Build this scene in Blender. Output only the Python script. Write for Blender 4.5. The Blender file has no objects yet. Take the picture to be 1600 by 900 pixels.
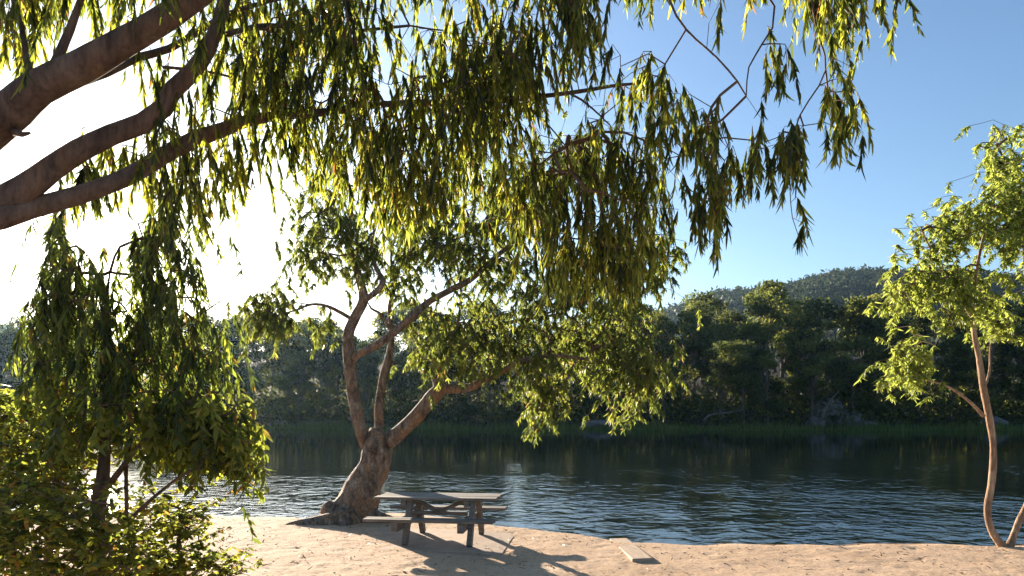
import bpy, bmesh, math, random
import numpy as np
from mathutils import Vector, noise

random.seed(7)
rng = np.random.default_rng(11)
scene = bpy.context.scene
COL = scene.collection
R = math.radians

# ------------------------------------------------------------------ frame of reference
F = 1100.0          # focal length in photo pixels (1600 wide)
CAM_H = 2.2
HOR = 640.0         # horizon row of the photo
WATER_Z = -0.10

def P(px, py, d):
    return np.array(((px - 800.0) / F * d, d, CAM_H + (HOR - py) / F * d))

SUN_DIR = Vector((-645.0, 1100.0, 262.0)).normalized()
SUN_EL = math.asin(SUN_DIR.z)
SUN_AZ = math.atan2(SUN_DIR.x, SUN_DIR.y)      # from +Y towards +X (negative = left)

# ------------------------------------------------------------------ terrain
SH_X = np.array([-60, -14, -9, -5.5, -4.2, -3.4, -2.6, -1.2, 0.0, 1.15, 1.75, 3.2, 5.2, 8.6, 14, 60])
SH_Y = np.array([16.5, 16.0, 15.4, 15.0, 14.9, 15.2, 15.6, 15.0, 13.75, 12.95, 12.45, 11.95, 12.1, 12.0, 12.3, 14])
FAR_X = np.array([-400, -120, -60, -20, 10, 40, 80, 130, 400])
FAR_Y = np.array([95, 92, 84, 83, 80, 78, 77, 84, 100])

def shore(x):
    return np.interp(x, SH_X, SH_Y) + 0.09 * np.sin(x * 2.1) + 0.05 * np.sin(x * 5.3 + 1)

def farshore(x):
    return np.interp(x, FAR_X, FAR_Y) + 1.2 * np.sin(x * 0.13) + 0.5 * np.sin(x * .41)

def smooth(t):
    t = np.clip(t, 0, 1)
    return t * t * (3 - 2 * t)

def ground_z(x, y):
    x = np.asarray(x, float); y = np.asarray(y, float)
    d = shore(x) - y                      # metres inland from the near water line
    near = np.where(d > 0, -0.10 + 0.10 * smooth(d / 0.7), -0.10 + np.maximum(d * 0.22, -1.6))
    near = near + 0.38 * smooth((9.0 - y) / 6.5)
    near = near + 0.03 * np.sin(x * 0.9 + y * .4) * smooth(d / 2.0)
    e = y - farshore(x)
    far = -0.10 + np.where(e < 0, np.maximum(e * 0.25, -1.6), 0.15 * np.minimum(e, 4) + 0.20 * np.maximum(e - 4, 0))
    far = far + smooth((e - 3) / 8) * 0.5 * np.sin(x * .17 + 1) * np.sin(y * .13)
    far = np.minimum(far, 13.0 + 0.0 * x)
    z = np.where(y < 45, near, far)
    return z

def gz(x, y):
    return float(ground_z(x, y))

# ------------------------------------------------------------------ mesh helpers
def link(name, me, mat, parent=None):
    o = bpy.data.objects.new(name, me)
    COL.objects.link(o)
    if mat is not None:
        me.materials.append(mat)
    if parent is not None:
        o.parent = parent
    return o

def mesh_from(name, V, faces_list, tint=None, smooth_shade=False):
    """faces_list: list of int arrays (n,k)"""
    me = bpy.data.meshes.new(name)
    V = np.asarray(V, np.float32)
    me.vertices.add(len(V))
    me.vertices.foreach_set('co', V.ravel())
    loops = np.concatenate([np.asarray(f, np.int32).ravel() for f in faces_list])
    sizes = np.concatenate([np.full(len(f), np.asarray(f).shape[1], np.int32) for f in faces_list])
    starts = np.concatenate(([0], np.cumsum(sizes)[:-1])).astype(np.int32)
    me.loops.add(len(loops)); me.loops.foreach_set('vertex_index', loops)
    me.polygons.add(len(sizes))
    me.polygons.foreach_set('loop_start', starts)
    me.polygons.foreach_set('loop_total', sizes)
    if tint is not None:
        a = me.attributes.new('tint', 'FLOAT', 'FACE')
        a.data.foreach_set('value', np.asarray(tint, np.float32))
    me.update(calc_edges=True)
    me.polygons.foreach_set('use_smooth', np.full(len(sizes), bool(smooth_shade)))
    return me

class MB:
    """collects shapes for ONE mesh"""
    def __init__(self):
        self.V = []; self.F4 = []; self.F3 = []; self.n = 0
    def add(self, V, F4=None, F3=None):
        V = np.asarray(V, float)
        if F4 is not None and len(F4): self.F4.append(np.asarray(F4) + self.n)
        if F3 is not None and len(F3): self.F3.append(np.asarray(F3) + self.n)
        self.V.append(V); self.n += len(V)
    def box(self, c, size, rot=None, jitter=0.0):
        sx, sy, sz = [s / 2 for s in size]
        V = np.array([(x, y, z) for x in (-sx, sx) for y in (-sy, sy) for z in (-sz, sz)], float)
        if jitter: V += rng.normal(0, jitter, V.shape)
        if rot is not None: V = V @ np.asarray(rot).T
        V += np.asarray(c, float)
        self.add(V, [(0, 1, 3, 2), (4, 6, 7, 5), (0, 4, 5, 1), (2, 3, 7, 6), (0, 2, 6, 4), (1, 5, 7, 3)])
    def tube(self, pts, rad, sides=8, rough=0.0, seed=0.0, cap=True):
        pts = np.asarray(pts, float); rad = np.asarray(rad, float)
        n = len(pts)
        T = np.gradient(pts, axis=0)
        T /= np.linalg.norm(T, axis=1)[:, None] + 1e-9
        ref = np.array((0.0, 0, 1)) if abs(T[0][2]) < .9 else np.array((1.0, 0, 0))
        N = np.cross(T[0], ref); N /= np.linalg.norm(N)
        ang = np.arange(sides) * 2 * math.pi / sides
        ca, sa = np.cos(ang)[:, None], np.sin(ang)[:, None]
        out = np.empty((n * sides, 3))
        for i in range(n):
            N = N - T[i] * N.dot(T[i]); N /= np.linalg.norm(N) + 1e-9
            B = np.cross(T[i], N)
            ring = ca * N + sa * B
            r = np.full(sides, rad[i])
            if rough:
                for k in range(sides):
                    q = pts[i] + ring[k] * rad[i]
                    v = Vector(q * 2.2 + seed)
                    w = Vector(q * 6.5 + seed)
                    r[k] *= 1 + rough * noise.noise(v) + rough * .45 * noise.noise(w)
            out[i * sides:(i + 1) * sides] = pts[i] + ring * r[:, None]
        i, k = np.meshgrid(np.arange(n - 1), np.arange(sides), indexing='ij')
        i = i.ravel(); k = k.ravel(); k2 = (k + 1) % sides
        F4 = np.stack([i * sides + k, i * sides + k2, (i + 1) * sides + k2, (i + 1) * sides + k], 1)
        F3 = None
        if cap:
            out = np.vstack([out, pts[0], pts[-1]])
            kk = np.arange(sides); kk2 = (kk + 1) % sides
            c0, c1 = n * sides, n * sides + 1
            F3 = np.vstack([np.stack([np.full(sides, c0), kk2, kk], 1),
                            np.stack([np.full(sides, c1), (n - 1) * sides + kk, (n - 1) * sides + kk2], 1)])
        self.add(out, F4, F3)
    def build(self, name, mat, parent=None, smooth_shade=False, bevel=0.0):
        fl = []
        if self.F4: fl.append(np.vstack(self.F4))
        if self.F3: fl.append(np.vstack(self.F3))
        me = mesh_from(name, np.vstack(self.V), fl, smooth_shade=smooth_shade)
        o = link(name, me, mat, parent)
        if bevel:
            m = o.modifiers.new('bevel', 'BEVEL'); m.width = bevel; m.segments = 2; m.limit_method = 'ANGLE'
        return o

def catmull(pts, step):
    """resample control rows (any width) with a Catmull-Rom spline"""
    pts = np.asarray(pts, float)
    p = np.vstack([2 * pts[0] - pts[1], pts, 2 * pts[-1] - pts[-2]])
    out = []
    for i in range(1, len(p) - 2):
        a, b, c, d = p[i - 1], p[i], p[i + 1], p[i + 2]
        n = max(1, int(np.linalg.norm((c - b)[:3]) / step))
        for t in np.arange(n) / n:
            out.append(0.5 * (2 * b + (c - a) * t + (2 * a - 5 * b + 4 * c - d) * t * t + (3 * b - a - 3 * c + d) * t ** 3))
    out.append(p[-2])
    return np.array(out)

def tag(o, label=None, cat=None, group=None, kind=None):
    if label: o['label'] = label
    if cat: o['category'] = cat
    if group: o['group'] = group
    if kind: o['kind'] = kind
    return o

def empty(name, loc=(0, 0, 0), rz=0.0):
    o = bpy.data.objects.new(name, None)
    o.empty_display_size = .2
    o.location = loc; o.rotation_euler = (0, 0, rz)
    COL.objects.link(o)
    return o

# ------------------------------------------------------------------ materials
def new_mat(name):
    m = bpy.data.materials.new(name); m.use_nodes = True
    nt = m.node_tree; nt.nodes.clear()
    out = nt.nodes.new('ShaderNodeOutputMaterial')
    return m, nt, out

def nd(nt, t, **kw):
    n = nt.nodes.new(t)
    for k, v in kw.items():
        if k.startswith('i_'):
            n.inputs[k[2:].replace('_', ' ')].default_value = v
        else:
            setattr(n, k, v)
    return n

def ramp(nt, fac, stops, interp='LINEAR'):
    r = nt.nodes.new('ShaderNodeValToRGB')
    r.color_ramp.interpolation = interp
    el = r.color_ramp.elements
    while len(el) < len(stops): el.new(0.5)
    for e, (p, c) in zip(el, stops):
        e.position = p; e.color = (*c, 1)
    if fac is not None: nt.links.new(fac, r.inputs['Fac'])
    return r

def mapped(nt, scale=(1, 1, 1), coord='Object'):
    tc = nt.nodes.new('ShaderNodeTexCoord')
    mp = nt.nodes.new('ShaderNodeMapping')
    mp.inputs['Scale'].default_value = scale
    nt.links.new(tc.outputs[coord], mp.inputs['Vector'])
    return mp.outputs['Vector']

def noise_n(nt, vec, scale, detail=4, rough=.55, distortion=0.0):
    n = nd(nt, 'ShaderNodeTexNoise'); n.inputs['Scale'].default_value = scale
    n.inputs['Detail'].default_value = detail; n.inputs['Roughness'].default_value = rough
    n.inputs['Distortion'].default_value = distortion
    if vec is not None: nt.links.new(vec, n.inputs['Vector'])
    return n

def leaf_mat(name, stops, trans_stops, trans=.5, gloss=.35):
    m, nt, out = new_mat(name)
    at = nd(nt, 'ShaderNodeAttribute', attribute_name='tint')
    c1 = ramp(nt, at.outputs['Fac'], stops)
    c2 = ramp(nt, at.outputs['Fac'], trans_stops)
    b = nd(nt, 'ShaderNodeBsdfPrincipled'); b.inputs['Roughness'].default_value = .48
    b.inputs['Specular IOR Level'].default_value = gloss
    nt.links.new(c1.outputs[0], b.inputs['Base Color'])
    t = nd(nt, 'ShaderNodeBsdfTranslucent'); nt.links.new(c2.outputs[0], t.inputs['Color'])
    mx = nd(nt, 'ShaderNodeMixShader'); mx.inputs[0].default_value = trans
    nt.links.new(b.outputs[0], mx.inputs[1]); nt.links.new(t.outputs[0], mx.inputs[2])
    nt.links.new(mx.outputs[0], out.inputs[0])
    return m

GUM_D = [(0, (.030, .040, .022)), (.35, (.045, .06, .024)), (.7, (.07, .08, .026)), (.9, (.09, .085, .025)), (1, (.12, .06, .03))]
GUM_T = [(0, (.07, .09, .02)), (.35, (.20, .26, .03)), (.7, (.48, .53, .05)), (.9, (.64, .62, .07)), (1, (.36, .17, .05))]
M_LEAF_NEAR = leaf_mat('hanging_gum_leaf', GUM_D, GUM_T, .55)
M_LEAF_MID = leaf_mat('lakeside_gum_leaf',
    [(0, (.04, .055, .028)), (.5, (.065, .09, .032)), (.9, (.10, .115, .035)), (1, (.13, .09, .04))],
    [(0, (.13, .18, .035)), (.5, (.34, .41, .06)), (.9, (.54, .57, .09)), (1, (.45, .30, .08))], .54)
M_LEAF_RIGHT = leaf_mat('young_gum_leaf',
    [(0, (.06, .085, .035)), (.5, (.10, .135, .045)), (1, (.14, .16, .05))],
    [(0, (.22, .28, .05)), (.5, (.46, .54, .09)), (1, (.62, .66, .13))], .55)
M_LEAF_SAP = leaf_mat('sapling_leaf',
    [(0, (.03, .045, .025)), (.5, (.05, .075, .028)), (.9, (.085, .105, .03)), (1, (.14, .075, .03))],
    [(0, (.10, .14, .035)), (.5, (.29, .36, .045)), (.9, (.56, .60, .08)), (1, (.50, .30, .06))], .54)
M_LEAF_FAR = leaf_mat('forest_leaf',
    [(0, (.016, .030, .018)), (.5, (.026, .050, .024)), (1, (.06, .08, .03))],
    [(0, (.03, .05, .02)), (.5, (.20, .24, .05)), (1, (.52, .48, .10))], .45, .05)
M_LEAF_HILL = leaf_mat('hill_leaf',
    [(0, (.020, .030, .022)), (.5, (.032, .044, .028)), (1, (.05, .06, .035))],
    [(0, (.03, .045, .02)), (.5, (.06, .08, .03)), (1, (.10, .11, .04))], .25, .02)
M_REED = leaf_mat('reed_blade',
    [(0, (.05, .09, .025)), (.5, (.07, .12, .03)), (1, (.12, .14, .045))],
    [(0, (.07, .11, .03)), (.5, (.17, .24, .05)), (1, (.28, .30, .08))], .45, .2)

def bark_mat(name, dark, mid, light, patch=None, scale=6.0, stretch=.35, bump=.5):
    m, nt, out = new_mat(name)
    v = mapped(nt, (1, 1, stretch))
    n1 = noise_n(nt, v, scale, 6, .6, .4)
    c = ramp(nt, n1.outputs['Fac'], [(.28, dark), (.5, mid), (.72, light)])
    col = c.outputs[0]
    n2 = noise_n(nt, v, scale * .45, 3, .5, .8)
    if patch:
        mk = ramp(nt, n2.outputs['Fac'], [(.50, (0, 0, 0)), (.60, (1, 1, 1))])
        mx = nd(nt, 'ShaderNodeMix', data_type='RGBA')
        nt.links.new(mk.outputs[0], mx.inputs[0]); nt.links.new(col, mx.inputs[6]); mx.inputs[7].default_value = (*patch, 1)
        col = mx.outputs[2]
    n3 = noise_n(nt, v, scale * 5, 4, .65)
    vo = nd(nt, 'ShaderNodeTexVoronoi', feature='DISTANCE_TO_EDGE'); vo.inputs['Scale'].default_value = scale * 1.7
    nt.links.new(v, vo.inputs['Vector'])
    cr = ramp(nt, vo.outputs['Distance'], [(0, (0, 0, 0) if bump > .9 else (.85, .85, .85)), (.12, (1, 1, 1))])
    ad = nd(nt, 'ShaderNodeMath', operation='MULTIPLY_ADD'); ad.inputs[1].default_value = .6
    nt.links.new(n3.outputs['Fac'], ad.inputs[0]); nt.links.new(n1.outputs['Fac'], ad.inputs[2])
    ad2 = nd(nt, 'ShaderNodeMath', operation='MULTIPLY_ADD'); ad2.inputs[1].default_value = .35
    nt.links.new(cr.outputs[0], ad2.inputs[0]); nt.links.new(ad.outputs[0], ad2.inputs[2])
    ck = ramp(nt, vo.outputs['Distance'], [(0, (.42, .38, .36)), (.09, (1, 1, 1))])
    fk = ramp(nt, n3.outputs['Fac'], [(.32, (.55, .52, .50)), (.55, (1.05, 1.05, 1.05)), (.75, (1.25, 1.22, 1.2))])
    for src, f in ((ck, .6 if bump > .9 else .08), (fk, .75)):
        m2 = nd(nt, 'ShaderNodeMix', data_type='RGBA', blend_type='MULTIPLY'); m2.inputs[0].default_value = f
        nt.links.new(col, m2.inputs[6]); nt.links.new(src.outputs[0], m2.inputs[7]); col = m2.outputs[2]
    bp = nd(nt, 'ShaderNodeBump'); bp.inputs['Strength'].default_value = bump; bp.inputs['Distance'].default_value = .05
    nt.links.new(ad2.outputs[0], bp.inputs['Height'])
    b = nd(nt, 'ShaderNodeBsdfPrincipled'); b.inputs['Roughness'].default_value = .85
    b.inputs['Specular IOR Level'].default_value = .2
    nt.links.new(col, b.inputs['Base Color']); nt.links.new(bp.outputs[0], b.inputs['Normal'])
    nt.links.new(b.outputs[0], out.inputs[0])
    return m

M_BARK_NEAR = bark_mat('smooth_gum_bark', (.05, .034, .028), (.12, .08, .063), (.20, .14, .11), (.16, .10, .07), 6, .25, .7)
M_BARK_MID = bark_mat('mottled_gum_bark', (.06, .042, .032), (.23, .17, .125), (.48, .40, .32), (.34, .21, .125), 8, .5, 1.0)
M_BARK_RIGHT = bark_mat('orange_gum_bark', (.16, .095, .06), (.30, .19, .12), (.46, .34, .24), None, 7, .3, .6)
M_BARK_SAP = bark_mat('dark_sapling_bark', (.06, .04, .03), (.13, .085, .06), (.22, .14, .10), (.20, .11, .07), 9, .3, .6)
M_BARK_PALE = bark_mat('pale_forest_bark', (.08, .065, .055), (.15, .13, .11), (.25, .22, .19), None, 1.2, .2, .3)
M_TWIG = bark_mat('twig_bark', (.08, .05, .035), (.15, .09, .06), (.22, .14, .10), None, 14, .4, .2)
M_DEADWOOD = bark_mat('bleached_dead_wood', (.07, .06, .055), (.12, .10, .09), (.18, .155, .135), None, 3, .3, .4)

# ------------------------------------------------------------------ leaves
def leaves_mesh(name, B, D, S, L, W, bend, tint, sections=4):
    """B base (n,3); D direction; S width vector; bend: sideways curl vector"""
    n = len(B)
    if sections == 4:
        ts = np.array([0, .22, .5, .78, 1.0]); ws = np.array([.16, .88, 1.0, .72, .10])
    elif sections == 3:
        ts = np.array([0, .33, .68, 1.0]); ws = np.array([.2, 1.0, .9, .12])
    else:
        ts = np.array([0, .45, 1.0]); ws = np.array([.15, 1.0, .08])
    m = len(ts)
    D = D / (np.linalg.norm(D, axis=1)[:, None] + 1e-9)
    S = S - D * np.sum(S * D, 1)[:, None]
    S = S / (np.linalg.norm(S, axis=1)[:, None] + 1e-9)
    V = np.empty((n, m, 2, 3))
    for j in range(m):
        c = B + D * (L * ts[j])[:, None] + bend * (ts[j] ** 2) * L[:, None]
        w = S * (W * ws[j] * .5)[:, None]
        V[:, j, 0] = c - w; V[:, j, 1] = c + w
    base = (np.arange(n) * m * 2)[:, None]
    q = np.array([(2 * j, 2 * j + 1, 2 * j + 3, 2 * j + 2) for j in range(m - 1)])
    Fc = (base[:, :, None] + q[None]).reshape(-1, 4)
    return mesh_from(name, V.reshape(-1, 3), [Fc], np.repeat(tint, m - 1), smooth_shade=True)

def inside(poly, p):
    x, y = p; c = False; j = len(poly) - 1
    for i in range(len(poly)):
        xi, yi = poly[i]; xj, yj = poly[j]
        if (yi > y) != (yj > y) and x < (xj - xi) * (y - yi) / (yj - yi) + xi: c = not c
        j = i
    return c

def sample_poly(poly, n):
    poly = np.array(poly, float); lo, hi = poly.min(0), poly.max(0); out = []
    while len(out) < n:
        p = (random.uniform(lo[0], hi[0]), random.uniform(lo[1], hi[1]))
        if inside(poly, p): out.append(p)
    return out

class Tree:
    """skeleton given limb by limb; sprays of leaves attach to the nearest wood by generated twigs"""
    def __init__(self, twig_exp=.45, r0=.0022):
        self.nodes = []; self.par = []; self.fixed = []; self.cnt = []
        self.sprays = []; self.r0 = r0; self.e = twig_exp
        self.cstep = .12
    def limb(self, pts, fix=True):
        base = len(self.nodes)
        for i, p in enumerate(pts):
            self.nodes.append(np.array(p)); self.par.append(base + i - 1 if i else -1); self.fixed.append(True)
    def plan(self, polys, L, lift=.5, dens=1.0, clump=4.5, sig=.16):
        for poly, d0, d1, n in polys:
            n = int(n * dens)
            cs = [(q, random.uniform(d0, d1)) for q in sample_poly(poly, max(2, int(n / clump)))]
            k = 0
            while k < n:
                (cx, cy), d = random.choice(cs)
                s = sig * F / d
                px, py = random.gauss(cx, s), random.gauss(cy, s * 1.2)
                if not inside(poly, (px, py)) and random.random() < .85: 
                    if random.random() < .9: continue
                if abs(px - 155) < 40 and -50 < py - 385 < 30 and random.random() < .93: continue
                k += 1
                l = L * (random.uniform(.55, 1.2) if random.random() < .8 else random.uniform(1.2, 1.9))
                p = P(px, py, d + random.gauss(0, sig)); p[2] += l * lift
                self.sprays.append((p, l))
    def grow(self, maxseg=.35, sag=.12):
        tg = self.sprays
        N = np.array(self.nodes)
        X = np.array([s[0] for s in tg])
        from mathutils.kdtree import KDTree
        d0 = np.min(np.linalg.norm(X[:, None, :] - N[None], axis=2), axis=1) if len(X) * len(N) < 4e7 else np.zeros(len(X))
        order = np.argsort(d0)
        cap = len(N) + len(X) * 14
        A = np.empty((cap, 3)); A[:len(N)] = N; n = len(N)
        par = list(self.par); chains = []; ends = {}
        for i in order:
            x = X[i]
            dd = np.linalg.norm(A[:n] - x, axis=1)
            # wood prefers to come from above or the side, not from below
            dd = dd + 0.6 * np.maximum(0, x[2] - A[:n, 2])* (np.arange(n) >= len(N))
            j = int(np.argmin(dd)); a = A[j].copy(); dist = np.linalg.norm(x - a)
            k = max(1, min(12, int(dist / maxseg) + 1))
            mid_off = np.array((rng.normal(0, .08), rng.normal(0, .08), sag)) * dist
            ch = [j]
            for s in range(1, k + 1):
                t = s / k
                q = a + (x - a) * t + mid_off * 4 * t * (1 - t) * .5
                if s < k: q = q + rng.normal(0, .05, 3) * dist
                A[n] = q; par.append(ch[-1]); ch.append(n); n += 1
            chains.append(ch); ends[int(i)] = n - 1
        cnt = np.zeros(n)
        for i, e in ends.items():
            while e >= 0:
                cnt[e] += 1; e = par[e]
        self.A = A[:n]; self.chains = chains; self.cntn = cnt
    def twigs(self, name, mat, parent, sides=4, rmax=.03):
        mb = MB()
        for ch in self.chains:
            pts = self.A[ch]
            r = np.minimum(self.r0 * np.maximum(self.cntn[ch], 1) ** self.e, rmax)
            r[0] = min(r[0], r[1] * 1.15)
            if len(pts) < 2: continue
            if len(pts) > 2:
                q = catmull(np.column_stack([pts, r]), self.cstep); pts, r = q[:, :3], np.maximum(q[:, 3], self.r0 * .6)
            mb.tube(pts, r, sides, cap=False)
        for tw in self.tw:
            mb.tube(tw, np.linspace(self.r0, self.r0 * .45, len(tw)), 3, cap=False)
        return mb.build(name, mat, parent, True)
    def leaves(self, name, mat, parent, per, LL, LW, droop=.8, spread=.5, curl=.18, sections=4, tint=(.45, .22), brown=.03,
               lateral=.35, fall=1.0, out=None, sprays=None):
        Bs, Ds, Ls, Ws, Ts, Ss, Cs = [], [], [], [], [], [], []
        self.tw = getattr(self, 'tw', [])
        sprays = self.sprays if sprays is None else sprays
        for (p, l) in sprays:
            ang = random.uniform(0, 2 * math.pi)
            lat = np.array((math.cos(ang), math.sin(ang), 0.0))
            t = np.linspace(0, 1, 5)[:, None]
            curve = p + lat * l * lateral * t + np.array((0, 0, -1.0)) * l * fall * (0.35 * t + .65 * t * t) \
                + np.array((0, 0, 1.0)) * l * (1 - fall) * .6 * t
            self.tw.append(curve)
            n = max(3, int(per * l / np.mean([l]) * random.uniform(.7, 1.3)))
            tt = rng.uniform(.05, 1, n); idx = np.minimum((tt * 4).astype(int), 3); fr = (tt * 4 - idx)[:, None]
            b = curve[idx] * (1 - fr) + curve[idx + 1] * fr
            a2 = rng.uniform(0, 2 * math.pi, n)
            h = np.stack([np.cos(a2), np.sin(a2), rng.uniform(-.3, .5, n)], 1)
            D = np.array((0, 0, -1.0)) * droop + h * spread * rng.uniform(.3, 1.4, n)[:, None] + lat * .15
            if out is not None: D = D + np.asarray(out)
            Bs.append(b); Ds.append(D)
            Ls.append(LL * rng.uniform(.5, 1.3, n)); Ws.append(LW * rng.uniform(.7, 1.25, n))
            base = np.clip(rng.normal(tint[0], tint[1] * .7), 0, .92)
            tn = np.clip(base + rng.normal(0, tint[1] * .7, n), 0, .92)
            tn[rng.random(n) < brown] = 1.0
            Ts.append(tn); Ss.append(rng.normal(0, 1, (n, 3)) * np.array((1, 1, .3)))
            Cs.append(rng.normal(0, curl, (n, 3)) + np.array((0, 0, -.28 * droop)))
        B = np.vstack(Bs)
        me = leaves_mesh(name, B, np.vstack(Ds), np.vstack(Ss), np.concatenate(Ls), np.concatenate(Ws), np.vstack(Cs), np.concatenate(Ts), sections)
        print(name, 'leaves', len(B), 'sprays', len(sprays))
        return link(name, me, mat, parent)

def limb_pts(rows, step=.12):
    """rows: (px,py,d,width_px) -> resampled 3D points and radii"""
    c = []
    for (px, py, d, w) in rows:
        p = P(px, py, d); c.append((p[0], p[1], p[2], w * d / F / 2))
    q = catmull(c, step)
    return q[:, :3], np.maximum(q[:, 3], .002)

def add_limb(tree, name, rows, mat, parent, sides=10, rough=.12, step=.12, seed=0., feed=True, mb=None):
    p, r = limb_pts(rows, step)
    if feed: tree.limb(p)
    if mb is not None:
        mb.tube(p, r, sides, rough, seed); return None
    m = MB(); m.tube(p, r, sides, rough, seed)
    return m.build(name, mat, parent, True)

# ================================================================== SETTING
# ---- ground sheet
def axis(parts):
    out = []
    for a, b, s in parts: out.append(np.arange(a, b, s))
    return np.concatenate(out)
gx = axis([(-1150, -200, 25), (-200, -60, 5), (-60, -12, 1.0), (-12, 14, .07), (14, 60, 1.0), (60, 200, 5), (200, 1151, 25)])
gy = axis([(-60, -8, 4), (-8, 6, .5), (6, 17, .07), (17, 45, 2), (45, 74, 2), (74, 160, 1.0), (160, 300, 8), (300, 1201, 25)])
XX, YY = np.meshgrid(gx, gy)
ZZ = ground_z(XX, YY)
fine = (XX > -12) & (XX < 14) & (YY > 3) & (YY < 17)
fx, fy = XX[fine], YY[fine]
dz = np.array([0.020 * noise.noise(Vector((x * 1.9, y * 1.9, 1.3))) + 0.018 * noise.noise(Vector((x * 4.3, y * 4.3, 7)))
               + 0.010 * noise.noise(Vector((x * 9.5, y * 9.5, 3))) for x, y in zip(fx, fy)])
# foot prints: many small soft dimples
fp = rng.uniform((-7, 7), (11, 14.5), (520, 2))
foot = np.zeros_like(fx)
for (ux, uy) in fp:
    sel = (np.abs(fx - ux) < .3) & (np.abs(fy - uy) < .3)
    if not sel.any(): continue
    a = random.uniform(0, math.pi); c, s = math.cos(a), math.sin(a)
    ddx, ddy = fx[sel] - ux, fy[sel] - uy
    u = (c * ddx + s * ddy) / .15; v = (-s * ddx + c * ddy) / .075
    rr = np.sqrt(u * u + v * v)
    foot[sel] += -0.020 * np.exp(-rr ** 2 * 1.2) + 0.009 * np.exp(-((rr - 1.45) / .4) ** 2)
inland = smooth((shore(fx) - fy - .1) / .8)
ZZ[fine] += (dz * .45 + foot * .5) * (0.25 + .75 * inland)
ny, nx = XX.shape
jj, ii = np.meshgrid(np.arange(ny - 1), np.arange(nx - 1), indexing='ij')
a = (jj * nx + ii).ravel()
gF = np.stack([a, a + 1, a + nx + 1, a + nx], 1)
gme = mesh_from('ground', np.stack([XX, YY, ZZ], -1).reshape(-1, 3), [gF], smooth_shade=True)

m, nt, out = new_mat('sand_and_forest_soil')
geo = nd(nt, 'ShaderNodeNewGeometry')
v = geo.outputs['Position']
n1 = noise_n(nt, v, .8, 5, .6); n2 = noise_n(nt, v, 13, 6, .75); n3 = noise_n(nt, v, 60, 4, .7)
c1 = ramp(nt, n1.outputs['Fac'], [(.3, (.47, .32, .205)), (.55, (.58, .41, .275)), (.75, (.63, .46, .32))])
c2 = ramp(nt, n3.outputs['Fac'], [(.32, (.30, .27, .25)), (.44, (.92, .92, .92)), (.7, (1.15, 1.12, 1.1))])
c3 = ramp(nt, n2.outputs['Fac'], [(.33, (.42, .36, .32)), (.47, (.97, .96, .95)), (.8, (1.12, 1.1, 1.07))])
mu = nd(nt, 'ShaderNodeMix', data_type='RGBA', blend_type='MULTIPLY'); mu.inputs[0].default_value = .8
nt.links.new(c1.outputs[0], mu.inputs[6]); nt.links.new(c2.outputs[0], mu.inputs[7])
mu2 = nd(nt, 'ShaderNodeMix', data_type='RGBA', blend_type='MULTIPLY'); mu2.inputs[0].default_value = .8
nt.links.new(mu.outputs[2], mu2.inputs[6]); nt.links.new(c3.outputs[0], mu2.inputs[7])
# wet rim near the water level
sp = nd(nt, 'ShaderNodeSeparateXYZ'); nt.links.new(v, sp.inputs[0])
wet = nd(nt, 'ShaderNodeMapRange'); wet.inputs['From Min'].default_value = -.095; wet.inputs['From Max'].default_value = -.055
wet.inputs['To Min'].default_value = 1; wet.inputs['To Max'].default_value = 0
nt.links.new(sp.outputs['Z'], wet.inputs['Value'])
mw = nd(nt, 'ShaderNodeMix', data_type='RGBA'); nt.links.new(wet.outputs[0], mw.inputs[0])
nt.links.new(mu2.outputs[2], mw.inputs[6]); mw.inputs[7].default_value = (.16, .105, .07, 1)
soil = ramp(nt, n1.outputs['Fac'], [(.3, (.03, .028, .018)), (.7, (.06, .05, .032))])
fm = nd(nt, 'ShaderNodeMapRange'); fm.inputs['From Min'].default_value = 40; fm.inputs['From Max'].default_value = 60
nt.links.new(sp.outputs['Y'], fm.inputs['Value'])
mf = nd(nt, 'ShaderNodeMix', data_type='RGBA'); nt.links.new(fm.outputs[0], mf.inputs[0])
nt.links.new(mw.outputs[2], mf.inputs[6]); nt.links.new(soil.outputs[0], mf.inputs[7])
b = nd(nt, 'ShaderNodeBsdfPrincipled'); b.inputs['Roughness'].default_value = .9; b.inputs['Specular IOR Level'].default_value = .15
nt.links.new(mf.outputs[2], b.inputs['Base Color'])
hs = nd(nt, 'ShaderNodeMath', operation='MULTIPLY_ADD'); hs.inputs[1].default_value = .35
nt.links.new(n3.outputs['Fac'], hs.inputs[0]); nt.links.new(n2.outputs['Fac'], hs.inputs[2])
bp = nd(nt, 'ShaderNodeBump'); bp.inputs['Strength'].default_value = .7; bp.inputs['Distance'].default_value = .035
nt.links.new(hs.outputs[0], bp.inputs['Height']); nt.links.new(bp.outputs[0], b.inputs['Normal'])
nt.links.new(b.outputs[0], out.inputs[0])
M_SAND = m
ground = tag(link('ground', gme, M_SAND), kind='structure', label='pinkish sandy lake shore and the soil of the far bank')

# ---- water
m, nt, out = new_mat('lake_water')
geo = nd(nt, 'ShaderNodeNewGeometry'); v = geo.outputs['Position']
mp = nd(nt, 'ShaderNodeMapping'); mp.inputs['Scale'].default_value = (.95, 1.0, 1.0); mp.inputs['Rotation'].default_value = (0, 0, R(12))
nt.links.new(v, mp.inputs['Vector'])
w1 = noise_n(nt, mp.outputs[0], 2.1, 1.5, .45, .7); w2 = noise_n(nt, mp.outputs[0], 6.0, 3, .55, .3); w3 = noise_n(nt, mp.outputs[0], .55, 2, .5)
sp = nd(nt, 'ShaderNodeSeparateXYZ'); nt.links.new(v, sp.inputs[0])
calm = nd(nt, 'ShaderNodeMapRange', interpolation_type='SMOOTHSTEP'); calm.inputs['From Min'].default_value = 12; calm.inputs['From Max'].default_value = 40
calm.inputs['To Min'].default_value = 1; calm.inputs['To Max'].default_value = .07
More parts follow.
